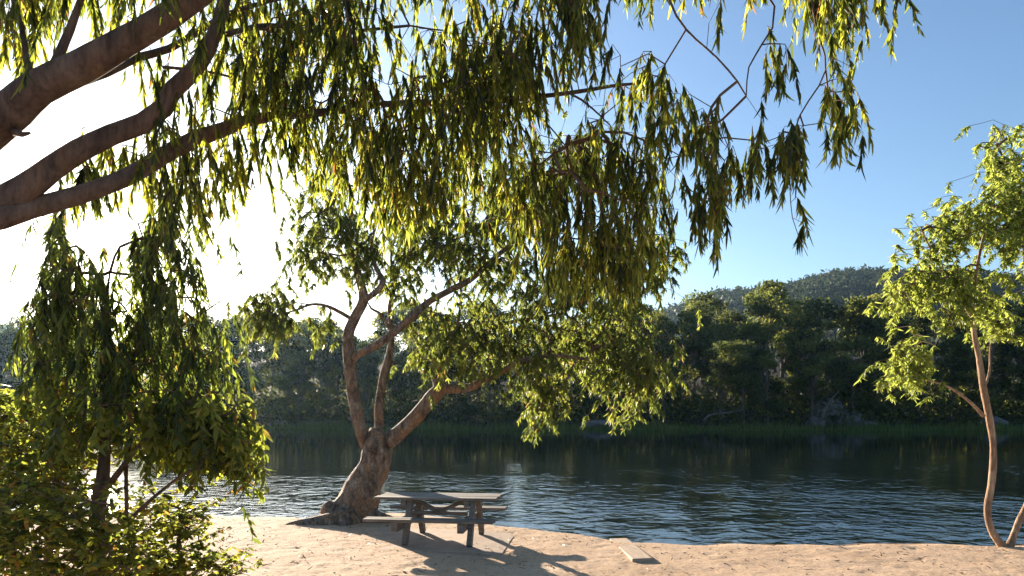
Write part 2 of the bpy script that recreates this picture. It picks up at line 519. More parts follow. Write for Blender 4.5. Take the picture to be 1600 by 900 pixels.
nt.links.new(sp.outputs['Y'], calm.inputs['Value'])
patch = noise_n(nt, v, .16, 3, .55)
pr = nd(nt, 'ShaderNodeMapRange'); pr.inputs['From Min'].default_value = .35; pr.inputs['From Max'].default_value = .65
pr.inputs['To Min'].default_value = .25; pr.inputs['To Max'].default_value = 1.25
nt.links.new(patch.outputs['Fac'], pr.inputs['Value'])
amp = nd(nt, 'ShaderNodeMath', operation='MULTIPLY'); nt.links.new(calm.outputs[0], amp.inputs[0]); nt.links.new(pr.outputs[0], amp.inputs[1])
s1 = nd(nt, 'ShaderNodeMath', operation='MULTIPLY_ADD'); s1.inputs[1].default_value = .24
nt.links.new(w2.outputs['Fac'], s1.inputs[0]); nt.links.new(w1.outputs['Fac'], s1.inputs[2])
s2 = nd(nt, 'ShaderNodeMath', operation='MULTIPLY_ADD'); s2.inputs[1].default_value = .5
nt.links.new(w3.outputs['Fac'], s2.inputs[0]); nt.links.new(s1.outputs[0], s2.inputs[2])
hh = nd(nt, 'ShaderNodeMath', operation='MULTIPLY'); nt.links.new(s2.outputs[0], hh.inputs[0]); nt.links.new(amp.outputs[0], hh.inputs[1])
bp = nd(nt, 'ShaderNodeBump'); bp.inputs['Strength'].default_value = 1.0; bp.inputs['Distance'].default_value = .05
nt.links.new(hh.outputs[0], bp.inputs['Height'])
b = nd(nt, 'ShaderNodeBsdfPrincipled'); b.inputs['Base Color'].default_value = (.006, .012, .012, 1)
b.inputs['Roughness'].default_value = .04; b.inputs['IOR'].default_value = 1.33
nt.links.new(bp.outputs[0], b.inputs['Normal']); nt.links.new(b.outputs[0], out.inputs[0])
wx = np.array([-1140, 1140.]); wy = np.array([9.5, 100.])
wme = mesh_from('water', [(-420, 9.5, WATER_Z), (420, 9.5, WATER_Z), (420, 112, WATER_Z), (-420, 112, WATER_Z)], [np.array([(0, 1, 2, 3)])])
tag(link('water', wme, m), kind='structure', label='dark rippled lake')

# ---- hills behind the far forest
def hill_z(x, y):
    x = np.asarray(x, float) / 1.5; y = 150 + (np.asarray(y, float) - 150) / 1.62
    return 1.22 * hill_z0(x, y) - 3.0

def hill_z0(x, y):
    prof = np.interp(x, [-900, -520, -380, -300, -180, -60, 60, 130, 190, 225, 270, 330, 420, 560, 900],
                        [60, 78, 66, 46, 30, 32, 52, 88, 102, 108, 100, 84, 60, 48, 40])
    t = np.clip((y - 150) / 370.0, 0, 1)
    back = np.clip((1000 - y) / 400.0, 0, 1)
    z = 5 + (prof - 5) * smooth(t) * smooth(back)
    return z + 4 * np.sin(x * .031 + y * .012) * smooth(t) + 2.5 * np.sin(x * .08 + 1) * np.sin(y * .05) * smooth(t)
hx = np.arange(-1120, 1121, 15.); hy = np.arange(160, 1190, 15.)
HX, HY = np.meshgrid(hx, hy); HZ = hill_z(HX, HY)
HZ[0, :] = -2; HZ[-1, :] = -2; HZ[:, 0] = -2; HZ[:, -1] = -2
ny, nx = HX.shape
jj, ii = np.meshgrid(np.arange(ny - 1), np.arange(nx - 1), indexing='ij'); a = (jj * nx + ii).ravel()
hme = mesh_from('hill', np.stack([HX, HY, HZ], -1).reshape(-1, 3), [np.stack([a, a + 1, a + nx + 1, a + nx], 1)], smooth_shade=True)
m, nt, out = new_mat('hill_soil')
geo = nd(nt, 'ShaderNodeNewGeometry'); n1 = noise_n(nt, geo.outputs['Position'], .06, 5, .6)
c = ramp(nt, n1.outputs['Fac'], [(.3, (.03, .035, .02)), (.7, (.07, .065, .04))])
b = nd(nt, 'ShaderNodeBsdfPrincipled'); b.inputs['Roughness'].default_value = .95
nt.links.new(c.outputs[0], b.inputs['Base Color']); nt.links.new(b.outputs[0], out.inputs[0])
tag(link('hill', hme, m), kind='structure', label='wooded hill rising behind the forest')

# ---- far vegetation built of leaf clumps
def clump_quads(C, size, normal_up=.3):
    """random leaf-clump rhombi at centres C -> V, F"""
    n = len(C)
    u = rng.normal(0, 1, (n, 3)); u /= np.linalg.norm(u, axis=1)[:, None]
    w = rng.normal(0, 1, (n, 3)); w -= u * np.sum(u * w, 1)[:, None]; w /= np.linalg.norm(w, axis=1)[:, None]
    s = (size * rng.uniform(.6, 1.4, n))[:, None]
    V = np.stack([C - u * s, C - w * s * .45, C + u * s, C + w * s * .45], 1).reshape(-1, 3)
    return V, (np.arange(n) * 4)[:, None] + np.arange(4)[None]

def cluster_points(centres, radii, per):
    out = []
    for c, r in zip(centres, radii):
        q = rng.normal(0, 1, (per, 3)); q /= np.linalg.norm(q, axis=1)[:, None]
        q *= (rng.random(per) ** .45)[:, None]
        out.append(np.asarray(c) + q * np.asarray(r))
    return np.vstack(out)

# hillside forest, one mass
n = 15000
ty = 240 + 560 * rng.random(n) ** .75; tx = rng.uniform(-1, 1, n) * (ty * .82 + 60)
tz = hill_z(tx, ty)
C = np.repeat(np.stack([tx, ty, tz], 1), 22, 0)
hh_ = np.repeat(rng.uniform(7, 17, n), 22)
q = np.clip(rng.normal(0, 1, (len(C), 3)), -1.7, 1.5) * np.array((2.2, 2.2, 2.3)) * np.repeat(rng.uniform(.5, 1.7, n), 22)[:, None]
C = C + q; C[:, 2] += hh_ * .75
tintv = np.repeat(np.repeat(np.clip(rng.normal(.45, .2, n), 0, 1), 22), 1)
V, Fq = clump_quads(C, 2.0)
tag(link('hillside_forest', mesh_from('hillside_forest', V, [Fq], tintv), M_LEAF_HILL), kind='stuff', label='hazy forest covering the distant hill')

def far_tree_proto(seed, h, w, n_cl, tall=False):
    r = np.random.default_rng(seed)
    mb = MB()
    zt = h * .8
    lean = r.normal(0, .04 * h, 2)
    t = np.linspace(0, 1, 8)
    trunk = np.stack([lean[0] * t + .12 * np.sin(t * 5 + seed), lean[1] * t, -.4 + t * (zt + .4)], 1)
    mb.tube(trunk, np.linspace(.02 * h, .006 * h, 8), 6, .1, seed)
    cs, rs = [], []
    for k in range(n_cl):
        zf = r.uniform(.20 if not tall else .38, 1.0)
        a_ = r.uniform(0, 2 * math.pi)
        rad = w * (.25 + .75 * math.sin(math.pi * min(1, max(.1, (zf - .2) / .9)))) * r.uniform(.25, 1)
        c = np.array((math.cos(a_) * rad + lean[0] * zf, math.sin(a_) * rad + lean[1] * zf, zf * h))
        cs.append(c); s = r.uniform(.10, .19) * h * .75
        rs.append((s * 1.15, s * 1.15, s * .75))
        root = trunk[min(7, max(2, int(zf * .75 * 7)))]
        mb.tube(np.array([root, (root + c) / 2 + np.array((0, 0, .02 * h)), c]), [.007 * h, .005 * h, .003 * h], 5)
    pts = cluster_points(cs, rs, 260)
    tint = np.repeat(np.clip(r.normal(.45, .2, n_cl), 0, 1), 260) + rng.normal(0, .12, len(pts))
    V, Fq = clump_quads(pts, .21 * h / 11)
    crown = mesh_from('crown', V, [Fq], np.clip(tint, 0, 1))
    crown.materials.append(M_LEAF_FAR)
    fl = [np.vstack(mb.F4)] + ([np.vstack(mb.F3)] if mb.F3 else [])
    tr = mesh_from('trunk', np.vstack(mb.V), fl, smooth_shade=True); tr.materials.append(M_BARK_PALE)
    return tr, crown, h

protos = [far_tree_proto(1, 11, 3.2, 15), far_tree_proto(2, 9, 3.4, 14), far_tree_proto(3, 13, 3.3, 17, True),
          far_tree_proto(4, 8, 2.8, 12), far_tree_proto(5, 12, 3.0, 15, True), far_tree_proto(6, 10, 3.8, 16)]
def far_tree(k, x, y, s, label, group):
    tr, cr, h = protos[k]
    root = empty('forest_tree', (x, y, gz(x, y)), random.uniform(0, 6.28)); root.scale = (s, s, s * random.uniform(.92, 1.1))
    tag(root, label, 'tree', group)
    o = bpy.data.objects.new('trunk', tr); COL.objects.link(o); o.parent = root
    o = bpy.data.objects.new('crown', cr); COL.objects.link(o); o.parent = root

FR_L = 'pale trunked gum at the front of the forest, on the far water edge'
MD_L = 'bushy gum in the middle of the forest across the lake'
BK_L = 'gum with sunlit top at the back of the forest across the lake'
def row(n, x0, x1, e0, e1, ks, s0, s1, label, group):
    xs = np.linspace(x0, x1, n) + rng.uniform(-.45, .45, n) * (x1 - x0) / n
    for x in xs:
        e = random.uniform(e0, e1); y = float(farshore(x)) + e
        s = random.uniform(s0, s1)
        u = 800 + x / y * F
        s *= float(np.interp(u, [0, 300, 600, 900, 1060, 1250, 1400, 1600], [.80, .80, .80, .88, .98, .98, .92, .90]))
        far_tree(random.choice(ks), x, y, s, label, group)
row(60, -95, 95, 3.5, 9, [0, 1, 3, 4, 5], .75, 1.0, FR_L, 'front trees of the far forest')
row(66, -105, 105, 11, 21, [0, 1, 5, 2], .9, 1.15, MD_L, 'middle trees of the far forest')
row(96, -125, 125, 22, 48, [0, 2, 4, 5], .95, 1.25, BK_L, 'back trees of the far forest')
xx = (1248 - 800) / F * 105
far_tree(0, xx, 112, 1.5, 'tallest gum, its crown standing clear above the far forest before the hill', None)

# undergrowth along the far bank
n = 60000
ux = rng.uniform(-110, 110, n); ue = rng.uniform(1.5, 22, n) ; uy = farshore(ux) + ue
hmax = 1.2 + 3.2 * (0.5 + 0.5 * np.sin(ux * .7) * np.sin(ux * .23 + 1)) + .8 * np.sin(ux * 2.1)
uz = ground_z(ux, uy) + rng.uniform(0, 1, n) * np.maximum(hmax, .5)
V, Fq = clump_quads(np.stack([ux, uy, uz], 1), .26)
tag(link('undergrowth', mesh_from('undergrowth', V, [Fq], np.clip(rng.normal(.35, .2, n), 0, 1)), M_LEAF_FAR), kind='stuff', label='dark undergrowth beneath the far trees')

# reeds
n = 15000
rx = rng.uniform(-100, 100, n); ry = farshore(rx) + rng.uniform(-2.6, 1.8, n)
rz = np.maximum(ground_z(rx, ry), WATER_Z - .3)
hgt = rng.uniform(.4, 1.0, n) * (1 + .25 * np.sin(rx * .5))
ln = rng.normal(0, .15, (n, 2)); a = rng.uniform(0, 6.28, n); w = .055
V = np.stack([np.stack([rx - w * np.cos(a), ry - w * np.sin(a), rz], 1), np.stack([rx + w * np.cos(a), ry + w * np.sin(a), rz], 1),
              np.stack([rx + ln[:, 0], ry + ln[:, 1], rz + hgt], 1)], 1).reshape(-1, 3)
tag(link('reeds', mesh_from('reeds', V, [(np.arange(n) * 3)[:, None] + np.arange(3)[None]], np.clip(rng.normal(.5, .2, n), 0, 1)), M_REED),
    kind='stuff', label='green reeds along the far water line')

# boulders and fallen logs on the far bank
m, nt, out = new_mat('granite')
v = mapped(nt); n1 = noise_n(nt, v, 1.3, 6, .65)
c = ramp(nt, n1.outputs['Fac'], [(.3, (.06, .055, .055)), (.6, (.13, .125, .12)), (.8, (.22, .20, .19))])
b = nd(nt, 'ShaderNodeBsdfPrincipled'); b.inputs['Roughness'].default_value = .9
bp = nd(nt, 'ShaderNodeBump'); bp.inputs['Distance'].default_value = .1; nt.links.new(n1.outputs['Fac'], bp.inputs['Height'])
nt.links.new(c.outputs[0], b.inputs['Base Color']); nt.links.new(bp.outputs[0], b.inputs['Normal']); nt.links.new(b.outputs[0], out.inputs[0])
M_ROCK = m
def boulder(px, py, d, sx, sy, sz, label, seed):
    bm = bmesh.new(); bmesh.ops.create_icosphere(bm, subdivisions=3, radius=1)
    for vv in bm.verts:
        k = 1 + .35 * noise.noise(vv.co * 1.1 + Vector((seed, 0, 0))) + .12 * noise.noise(vv.co * 3 + Vector((seed, 4, 0)))
        vv.co = Vector((vv.co.x * sx * k, vv.co.y * sy * k, vv.co.z * sz * k))
    me = bpy.data.meshes.new('boulder'); bm.to_mesh(me); bm.free()
    for p_ in me.polygons: p_.use_smooth = True
    o = link('boulder', me, M_ROCK); q = P(px, py, d)
    o.location = (q[0], q[1], gz(q[0], q[1]) + sz * .35)
    tag(o, label, 'boulder', 'boulders on the far bank')
boulder(1292, 612, 83, 2.2, 1.6, 2.3, 'largest grey boulder on the far bank, behind the slanting dead trunk', 2.)
boulder(1330, 650, 80.8, 1.6, 1.2, 1.0, 'low rounded grey boulder right of the slanting dead trunk', 5.)
boulder(1356, 660, 79.5, .9, .8, .45, 'small flat pale boulder at the far water line', 9.)
boulder(1275, 645, 80.5, 1.0, .9, .8, 'small dark boulder under the largest boulder', 12.)
boulder(935, 657, 82.5, 1.9, 1.0, .6, 'long flat boulder on the far water line beyond the low leafy branches', 15.)
boulder(1555, 640, 80.5, 1.3, 1.0, .9, 'grey boulder on the far bank behind the young tree trunk', 21.)
def log(rows, label, cat='log'):
    p, r = limb_pts(rows, .4); mb = MB(); mb.tube(p, r, 7, .15, 3.)
    o = mb.build('fallen_log', M_DEADWOOD, None, True); tag(o, label, cat)
log([(1281, 659, 79.5, 3.5), (1290, 640, 79.6, 3), (1300, 623, 79.8, 2.6), (1312, 610, 80, 1.6)], 'thin dead trunk leaning to the right on the far bank')
log([(1098, 657, 80, 3), (1112, 648, 80.2, 3), (1135, 645, 80.4, 2.6), (1162, 640, 80.8, 1.6)], 'bent fallen log lying on the far bank below the forest')

# ================================================================== LAKESIDE TREE (leaning, behind the table)
D0 = 14.0
t = empty('gum_tree', P(560, 808, D0)); t.location.z = gz(t.location.x, t.location.y)
LAKE = t
tag(t, 'leaning multi-stemmed gum with mottled bark at the water edge behind the picnic table', 'tree')
def rel(o):      # parts are modelled in world space, the parent inverse keeps them there
    o.matrix_parent_inverse = LAKE.matrix_world.inverted()
T = Tree(r0=.004)
bpy.context.view_layer.update()
d = D0
parts = []
tr = MB()
p, r = limb_pts([(545, 822, d, 92), (552, 806, d, 76), (562, 780, d, 60), (572, 752, d, 54), (583, 728, d, 47), (588, 708, d, 46), (589, 690, d, 40), (588, 668, d, 20)], .05)
tr.tube(p, r, 30, .24, 3.); T.limb(p)
# root flare
for (ex, ey, dd, w0) in [(480, 826, -.05, 26), (430, 829, -.3, 14), (520, 832, -.6, 30), (580, 828, -.5, 30), (610, 815, .3, 22)]:
    pass
parts.append(tr.build('trunk', M_BARK_MID, t, True))
def L_(name, rows, sides=10, rough=.14, seed=0., step=.08):
    rows = [(a, b, c, w * .88) for a, b, c, w in rows]
    parts.append(add_limb(T, name, rows, M_BARK_MID, t, sides, rough, step, seed))
L_('stem', [(584, 712, d, 34), (574, 694, d, 27), (562, 667, d - .1, 23), (553, 622, d - .1, 22), (546, 570, d - .2, 21), (544, 525, d - .2, 20), (555, 496, d - .2, 20),
            (568, 468, d - .2, 18), (560, 432, d - .2, 13), (547, 390, d, 11), (547, 330, d + .1, 9), (556, 285, d + .2, 5)], 12, .14, 1.)
L_('stem', [(590, 705, d, 22), (592, 683, d + .15, 17), (592, 640, d + .3, 16), (598, 594, d + .4, 15), (608, 556, d + .5, 13), (612, 520, d + .5, 10), (609, 480, d + .5, 8), (618, 440, d + .5, 6), (611, 400, d + .5, 4), (625, 350, d + .5, 2)], 9, .14, 2.)
L_('stem', [(590, 712, d, 36), (602, 694, d, 31), (624, 676, d - .1, 28), (650, 651, d - .2, 27), (673, 624, d - .3, 25), (688, 606, d - .3, 25), (683, 590, d - .3, 21), (687, 572, d - .3, 19),
            (706, 551, d - .2, 17), (734, 531, d, 14), (767, 514, d + .1, 10), (800, 503, d + .2, 7), (880, 490, d + .2, 4)], 12, .14, 4.)
L_('branch', [(690, 606, d - .3, 20), (711, 608, d - .4, 16), (733, 606, d - .5, 14), (761, 592, d - .6, 13), (789, 578, d - .7, 12), (812, 566, d - .8, 10), (870, 556, d - .9, 7), (980, 572, d - 1., 3)], 9, .12, 5.)
L_('branch', [(547, 570, d - .2, 15), (556, 556, d - .3, 14), (575, 546, d - .4, 14), (602, 530, d - .4, 14), (640, 498, d - .4, 14), (668, 473, d - .3, 13), (706, 452, d - .2, 11), (736, 436, d, 10), (770, 405, d + .1, 9),
              (802, 378, d + .2, 7), (860, 320, d + .3, 5), (900, 260, d + .4, 3)], 9, .12, 6.)
L_('branch', [(568, 470, d - .2, 12), (580, 462, d - .3, 11), (592, 452, d - .3, 11), (598, 438, d - .3, 10), (586, 415, d - .2, 8), (580, 385, d - .1, 6), (590, 340, d, 5), (600, 300, d, 3)], 8, .1, 7.)
L_('branch', [(552, 500, d - .2, 8), (535, 490, d - .4, 7), (510, 478, d - .6, 6), (485, 476, d - .8, 5), (455, 487, d - 1., 3), (400, 500, d - 1.2, 2)], 7, .1, 8.)
L_('branch', [(706, 552, d - .2, 8), (709, 530, d, 7), (718, 489, d + .2, 6), (720, 450, d + .4, 5), (712, 400, d + .5, 3)], 7, .1, 9.)
L_('branch', [(550, 395, d, 7), (532, 360, d - .2, 6), (524, 325, d - .3, 5), (512, 300, d - .4, 4), (500, 270, d - .4, 2)], 7, .1, 10.)
L_('branch', [(612, 520, d + .5, 6), (596, 492, d + .3, 5), (580, 482, d + .2, 4), (574, 470, d, 2)], 6, .1, 11.)
L_('root', [(560, 812, d - .2, 40), (530, 814, d - .5, 40), (490, 820, d - .6, 34), (450, 827, d - .6, 22), (425, 832, d - .5, 6)], 10, .25, 12.)
L_('root', [(575, 808, d - .1, 40), (596, 812, d - .2, 26), (625, 817, d - .1, 14), (650, 824, d, 5)], 9, .2, 13.)
L_('root', [(550, 816, d - .3, 44), (535, 826, d - .7, 24), (515, 838, d - 1.2, 8)], 9, .2, 14.)
mb = MB(); p, r = limb_pts([(528, 814, d - .05, 10), (522, 806, d - .1, 30), (517, 796, d - .1, 32), (515, 786, d - .1, 20), (515, 782, d - .1, 4)], .06); mb.tube(p, r, 10, .3, 15.)
parts.append(mb.build('burl', M_BARK_MID, t, True))
T.plan([
    ([(430, 360), (500, 325), (580, 360), (605, 430), (540, 470), (430, 462)], 13.2, 14.8, 125),
    ([(365, 470), (435, 455), (475, 500), (455, 535), (370, 540)], 12.6, 13.6, 48),
    ([(478, 500), (520, 495), (520, 550), (482, 552)], 13, 13.6, 8),
    ([(430, 295), (540, 285), (560, 340), (440, 345)], 13.4, 14.6, 22),
    ([(590, 330), (820, 320), (830, 470), (740, 470), (700, 430), (620, 400)], 13.2, 15.4, 230),
    ([(640, 480), (700, 470), (830, 440), (1000, 470), (1040, 550), (980, 600), (830, 585), (740, 585), (660, 595), (636, 560)], 12.6, 15.2, 330),
    ([(815, 560), (905, 560), (885, 640), (845, 680), (818, 640)], 12.6, 13.8, 60),
    ([(930, 550), (1050, 560), (1052, 630), (1000, 662), (960, 650)], 12.6, 14.0, 75),
    ([(575, 380), (650, 370), (660, 440), (640, 480), (590, 470)], 13.8, 15.2, 40),
    ([(985, 400), (1070, 385), (1070, 440), (1010, 475)], 13.6, 14.6, 40),
    ([(690, 235), (820, 215), (960, 215), (960, 330), (800, 340), (690, 320)], 13.4, 15.4, 120),
    ([(850, 440), (930, 420), (1010, 440), (1010, 500), (880, 500)], 13, 15, 60),
], .38, .45, 2.1, 8, .24)
T.grow(.4, .12)
parts.append(T.leaves('crown', M_LEAF_MID, t, 58, .088, .020, .75, .62, .25, 3, (.45, .3), .04, .5, .75))
parts.append(T.twigs('twigs', M_TWIG, t, 4, .05))
for o in parts: rel(o)

# ================================================================== OVERHANGING TREE (trunk just outside the frame on the left)
t = empty('gum_tree', (-5.0, 4.7, gz(-5.0, 4.7))); LAKE = t
tag(t, 'old gum with thick smooth limbs reaching in overhead and long hanging leaves', 'tree')
bpy.context.view_layer.update()
T = Tree(r0=.0021, twig_exp=.42); parts = []
M_ = M_BARK_NEAR
def L_(name, rows, sides=12, rough=.1, seed=0., step=.10):
    parts.append(add_limb(T, name, rows, M_, t, sides, rough, step, seed))
trk = [(-5.0, 4.7, gz(-5, 4.7) - .2, .42), (-4.98, 4.68, .8, .34), (-4.92, 4.65, 1.6, .30), (-4.82, 4.6, 2.5, .28), (-4.6, 4.5, 3.2, .25), (-4.35, 4.4, 3.55, .2)]
q = catmull(trk, .1); mb = MB(); mb.tube(q[:, :3], q[:, 3], 16, .1, 30.); parts.append(mb.build('trunk', M_, t, True))
d = 4.3
L_('limb', [(-420, 400, 4.5, 90), (-250, 330, 4.45, 84), (-100, 255, 4.4, 70), (0, 188, 4.35, 58), (60, 138, d, 52), (125, 106, d, 49), (195, 66, d, 44), (255, 30, d, 39), (310, -8, d, 36), (400, -70, d, 33), (560, -130, 4.5, 30),
            (760, -150, 4.8, 24), (1000, -110, 5.1, 17), (1220, -60, 5.3, 11), (1400, -30, 5.4, 6), (1470, -5, 5.4, 3)], 16, .1, 31.)
L_('limb', [(-420, 400, 4.5, 84), (-250, 400, 4.5, 76), (-110, 370, 4.5, 64), (-30, 335, 4.55, 54), (40, 294, 4.55, 42), (80, 264, 4.6, 38), (125, 235, 4.6, 34), (176, 210, 4.65, 31), (225, 192, 4.7, 29), (255, 169, 4.7, 27), (271, 140, 4.7, 27),
            (298, 115, 4.75, 26), (325, 76, 4.8, 23), (340, 40, 4.85, 20), (352, -5, 4.9, 18), (390, -70, 5, 14)], 14, .1, 32.)
L_('limb', [(-60, 352, 4.5, 40), (0, 340, 4.5, 38), (50, 325, 4.6, 31), (125, 304, 4.7, 28), (200, 276, 4.85, 27), (250, 246, 5, 25), (300, 220, 5.15, 24), (350, 202, 5.3, 21), (392, 187, 5.4, 17), (450, 180, 5.55, 13), (520, 174, 5.7, 11), (600, 163, 5.9, 10),
            (675, 160, 6, 9), (740, 161, 6.05, 9), (800, 156, 6.1, 8), (850, 150, 6.1, 7), (905, 143, 6.1, 6), (965, 133, 6.1, 5), (1010, 130, 6.1, 3)], 12, .1, 33.)
L_('branch', [(85, 140, 4.3, 14), (110, 132, 4.4, 15), (165, 114, 4.6, 14), (215, 90, 4.8, 12), (265, 76, 5, 11), (320, 43, 5.2, 10), (362, 20, 5.4, 8), (420, 2, 5.6, 6), (520, -20, 5.8, 4)], 8, .1, 34.)
L_('branch', [(60, 138, 4.3, 18), (46, 112, 4.3, 12), (37, 60, 4.35, 9), (28, 15, 4.4, 7), (10, -40, 4.4, 4)], 8, .1, 35.)
L_('branch', [(80, 120, 4.3, 20), (94, 82, 4.35, 14), (110, 45, 4.4, 12), (128, -5, 4.4, 9), (150, -60, 4.5, 6)], 8, .1, 36.)
L_('branch', [(20, 205, 4.35, 14), (35, 210, 4.25, 9), (46, 208, 4.2, 5)], 7, .2, 37.)
L_('branch', [(850, 150, 6.1, 4), (890, 146, 6, 4), (926, 170, 5.95, 3), (952, 195, 5.9, 2)], 5, 0, 38.)
L_('branch', [(800, 156, 6.1, 4), (835, 175, 6.1, 3), (865, 205, 6.1, 2.5), (885, 230, 6.1, 2)], 5, 0, 39.)
L_('branch', [(1040, -60, 5.1, 7), (1046, 0, 5.1, 4), (1072, 46, 5.05, 3.4), (1120, 90, 5, 3), (1152, 127, 4.95, 3), (1166, 150, 4.95, 2)], 5, 0, 40.)
L_('branch', [(1120, -85, 5.2, 6), (1210, 10, 5.2, 3.4), (1190, 70, 5.2, 3), (1170, 105, 5.1, 2.4), (1166, 150, 5.1, 2)], 5, 0, 41.)
L_('branch', [(1260, -50, 5.3, 5), (1275, 40, 5.2, 3), (1290, 110, 5.1, 2.6), (1250, 180, 5.1, 2.4), (1235, 240, 5.1, 2), (1238, 340, 5.1, 1.4), (1262, 400, 5.1, 1)], 5, 0, 42.)
L_('branch', [(330, 60, 4.8, 9), (420, 40, 5.4, 8), (520, 50, 5.8, 6), (640, 40, 6.1, 4)], 7, .1, 43.)
L_('branch', [(255, 105, 4.75, 5), (290, 108, 4.7, 5), (330, 113, 4.8, 4), (400, 130, 5.2, 3)], 6, .1, 44.)
T.plan([
    ([(0, 0), (330, 0), (230, 60), (120, 95), (40, 120), (0, 110)], 4.0, 5.2, 42),
    ([(0, -60), (330, -60), (330, 0), (0, 0)], 4.0, 5.4, 30),
    ([(180, 95), (330, 60), (390, 50), (420, 180), (330, 215), (230, 250), (190, 180)], 4.6, 5.6, 26),
    ([(110, 290), (240, 240), (370, 215), (400, 250), (350, 330), (330, 350), (200, 350), (130, 340)], 4.8, 5.9, 62),
    ([(345, 0), (600, 0), (600, 180), (420, 190), (380, 150), (350, 80)], 4.9, 6.4, 125),
    ([(600, 0), (930, 0), (930, 60), (885, 140), (840, 180), (600, 180)], 4.9, 6.6, 130),
    ([(390, 200), (540, 180), (800, 180), (820, 230), (800, 310), (700, 330), (640, 350), (560, 310), (480, 265), (410, 260)], 5.2, 6.8, 185),
    ([(560, 310), (700, 320), (640, 372), (590, 365)], 5.4, 6.2, 14),
    ([(345, -80), (930, -80), (930, 0), (345, 0)], 4.9, 6.6, 90),
    ([(880, -10), (945, -10), (930, 125), (885, 135)], 4.5, 5.2, 26),
    ([(930, -70), (1420, -70), (1400, -15), (1320, 5), (1180, -15), (1060, 0), (1000, -5)], 4.6, 5.8, 70),
    ([(800, 285), (900, 250), (1020, 255), (1050, 350), (1025, 445), (930, 480), (850, 450), (800, 370)], 6.0, 7.6, 260),
], .34, .75, 1.9, 11, .15)
T.plan([
    ([(1250, 0), (1400, 0), (1385, 45), (1330, 60), (1305, 110), (1265, 90)], 4.7, 5.5, 34),
    ([(960, 135), (1030, 115), (1080, 180), (1060, 250), (970, 200)], 5.2, 6.2, 30),
    ([(1050, 170), (1130, 190), (1195, 190), (1195, 240), (1170, 300), (1110, 310), (1060, 260)], 4.9, 6.0, 40),
    ([(1060, 290), (1150, 290), (1130, 370), (1120, 420), (1090, 370)], 5.0, 5.8, 24),
    ([(1198, 75), (1238, 80), (1235, 140), (1200, 140)], 4.9, 5.3, 6),
    ([(1275, 130), (1330, 120), (1375, 190), (1330, 245), (1285, 210)], 4.8, 5.4, 19),
    ([(1208, 215), (1272, 225), (1268, 300), (1230, 345), (1212, 300)], 4.9, 5.3, 20),
    ([(1235, 330), (1262, 330), (1262, 385), (1245, 385)], 5.0, 5.2, 2),
], .26, .70, 1.35, 5, .10)
T.grow(.25, .16)
parts.append(T.leaves('crown', M_LEAF_NEAR, t, 34, .082, .0165, 1.0, .24, .26, 4, (.50, .38), .02, .3))
parts.append(T.twigs('twigs', M_TWIG, t, 4, .02))
for o in parts: rel(o)

# ================================================================== FOREGROUND SAPLING + shrubs
x0, y0 = P(146, 900, 6.0)[:2]
t = empty('sapling', (x0, y0, gz(x0, y0))); LAKE = t
tag(t, 'tall drooping sapling with dark slim trunk standing before the sun', 'tree')
bpy.context.view_layer.update()
T = Tree(r0=.0022); parts = []; M_ = M_BARK_SAP; d = 6.0
L_('trunk', [(140, 1010, d, 34), (146, 930, d, 28), (150, 860, d, 25), (152, 800, d, 23), (158, 765, d, 22), (163, 720, d, 17), (166, 640, d, 15), (167, 560, d, 13), (166, 490, d, 9), (168, 450, d, 5), (172, 425, d, 2)], 10, .08, 50.)
L_('branch', [(158, 770, d, 14), (175, 752, d - .1, 11), (188, 735, d - .2, 9), (215, 700, d - .3, 7), (260, 660, d - .4, 5), (330, 640, d - .5, 3)], 7, .1, 51.)
L_('branch', [(163, 690, d, 8), (120, 640, d + .2, 6), (70, 600, d + .3, 4), (30, 580, d + .4, 2)], 6, .1, 52.)
L_('branch', [(166, 600, d, 8), (230, 540, d + .1, 6), (300, 500, d + .2, 4), (345, 470, d + .2, 2)], 6, .1, 53.)
L_('branch', [(148, 790, d, 8), (130, 772, d, 7), (108, 760, d + .1, 5), (60, 745, d + .2, 3)], 6, .1, 54.)
L_('branch', [(152, 880, d, 10), (190, 830, d - .2, 8), (215, 800, d - .3, 7), (255, 765, d - .4, 5), (300, 735, d - .5, 4), (370, 720, d - .5, 3)], 6, .1, 55.)
L_('branch', [(196, 850, d - .2, 6), (198, 790, d - .2, 6), (197, 735, d - .2, 5), (205, 690, d - .2, 3)], 6, .1, 56.)
T.plan([
    ([(60, 470), (75, 400), (125, 405), (150, 450), (190, 440), (230, 360), (340, 360), (335, 430), (325, 500), (335, 560), (40, 560), (25, 535)], 5.5, 6.7, 190),
    ([(60, 345), (110, 340), (125, 375), (100, 405), (60, 400)], 5.6, 6.4, 10),
    ([(180, 430), (220, 360), (270, 365), (260, 440), (180, 450)], 5.6, 6.4, 24),
    ([(30, 530), (350, 530), (360, 600), (330, 650), (40, 610)], 5.4, 6.6, 110),
], .34, .5, 1.4, 7, .14)
upper = list(T.sprays)
T.plan([
    ([(320, 630), (395, 620), (415, 680), (405, 740), (385, 770), (340, 730), (300, 690)], 5.2, 6.0, 46),
    ([(190, 600), (330, 630), (350, 720), (270, 715), (180, 690)], 5.2, 6.4, 84),
    ([(40, 600), (160, 590), (190, 690), (130, 715), (40, 690)], 5.4, 6.5, 46),
    ([(290, 720), (395, 730), (390, 780), (340, 740)], 5.3, 5.8, 6),
], .26, .5, 2.0, 5, .13)
lower = T.sprays[len(upper):]
T.grow(.25, .03)
parts.append(T.leaves('crown', M_LEAF_SAP, t, 30, .085, .017, .85, .5, .2, 3, (.28, .25), .03, sprays=upper))
parts.append(T.leaves('lower_foliage', M_LEAF_SAP, t, 17, .085, .032, .6, .75, .15, 4, (.6, .25), .03, sprays=lower))
parts.append(T.twigs('twigs', M_TWIG, t, 4, .014))
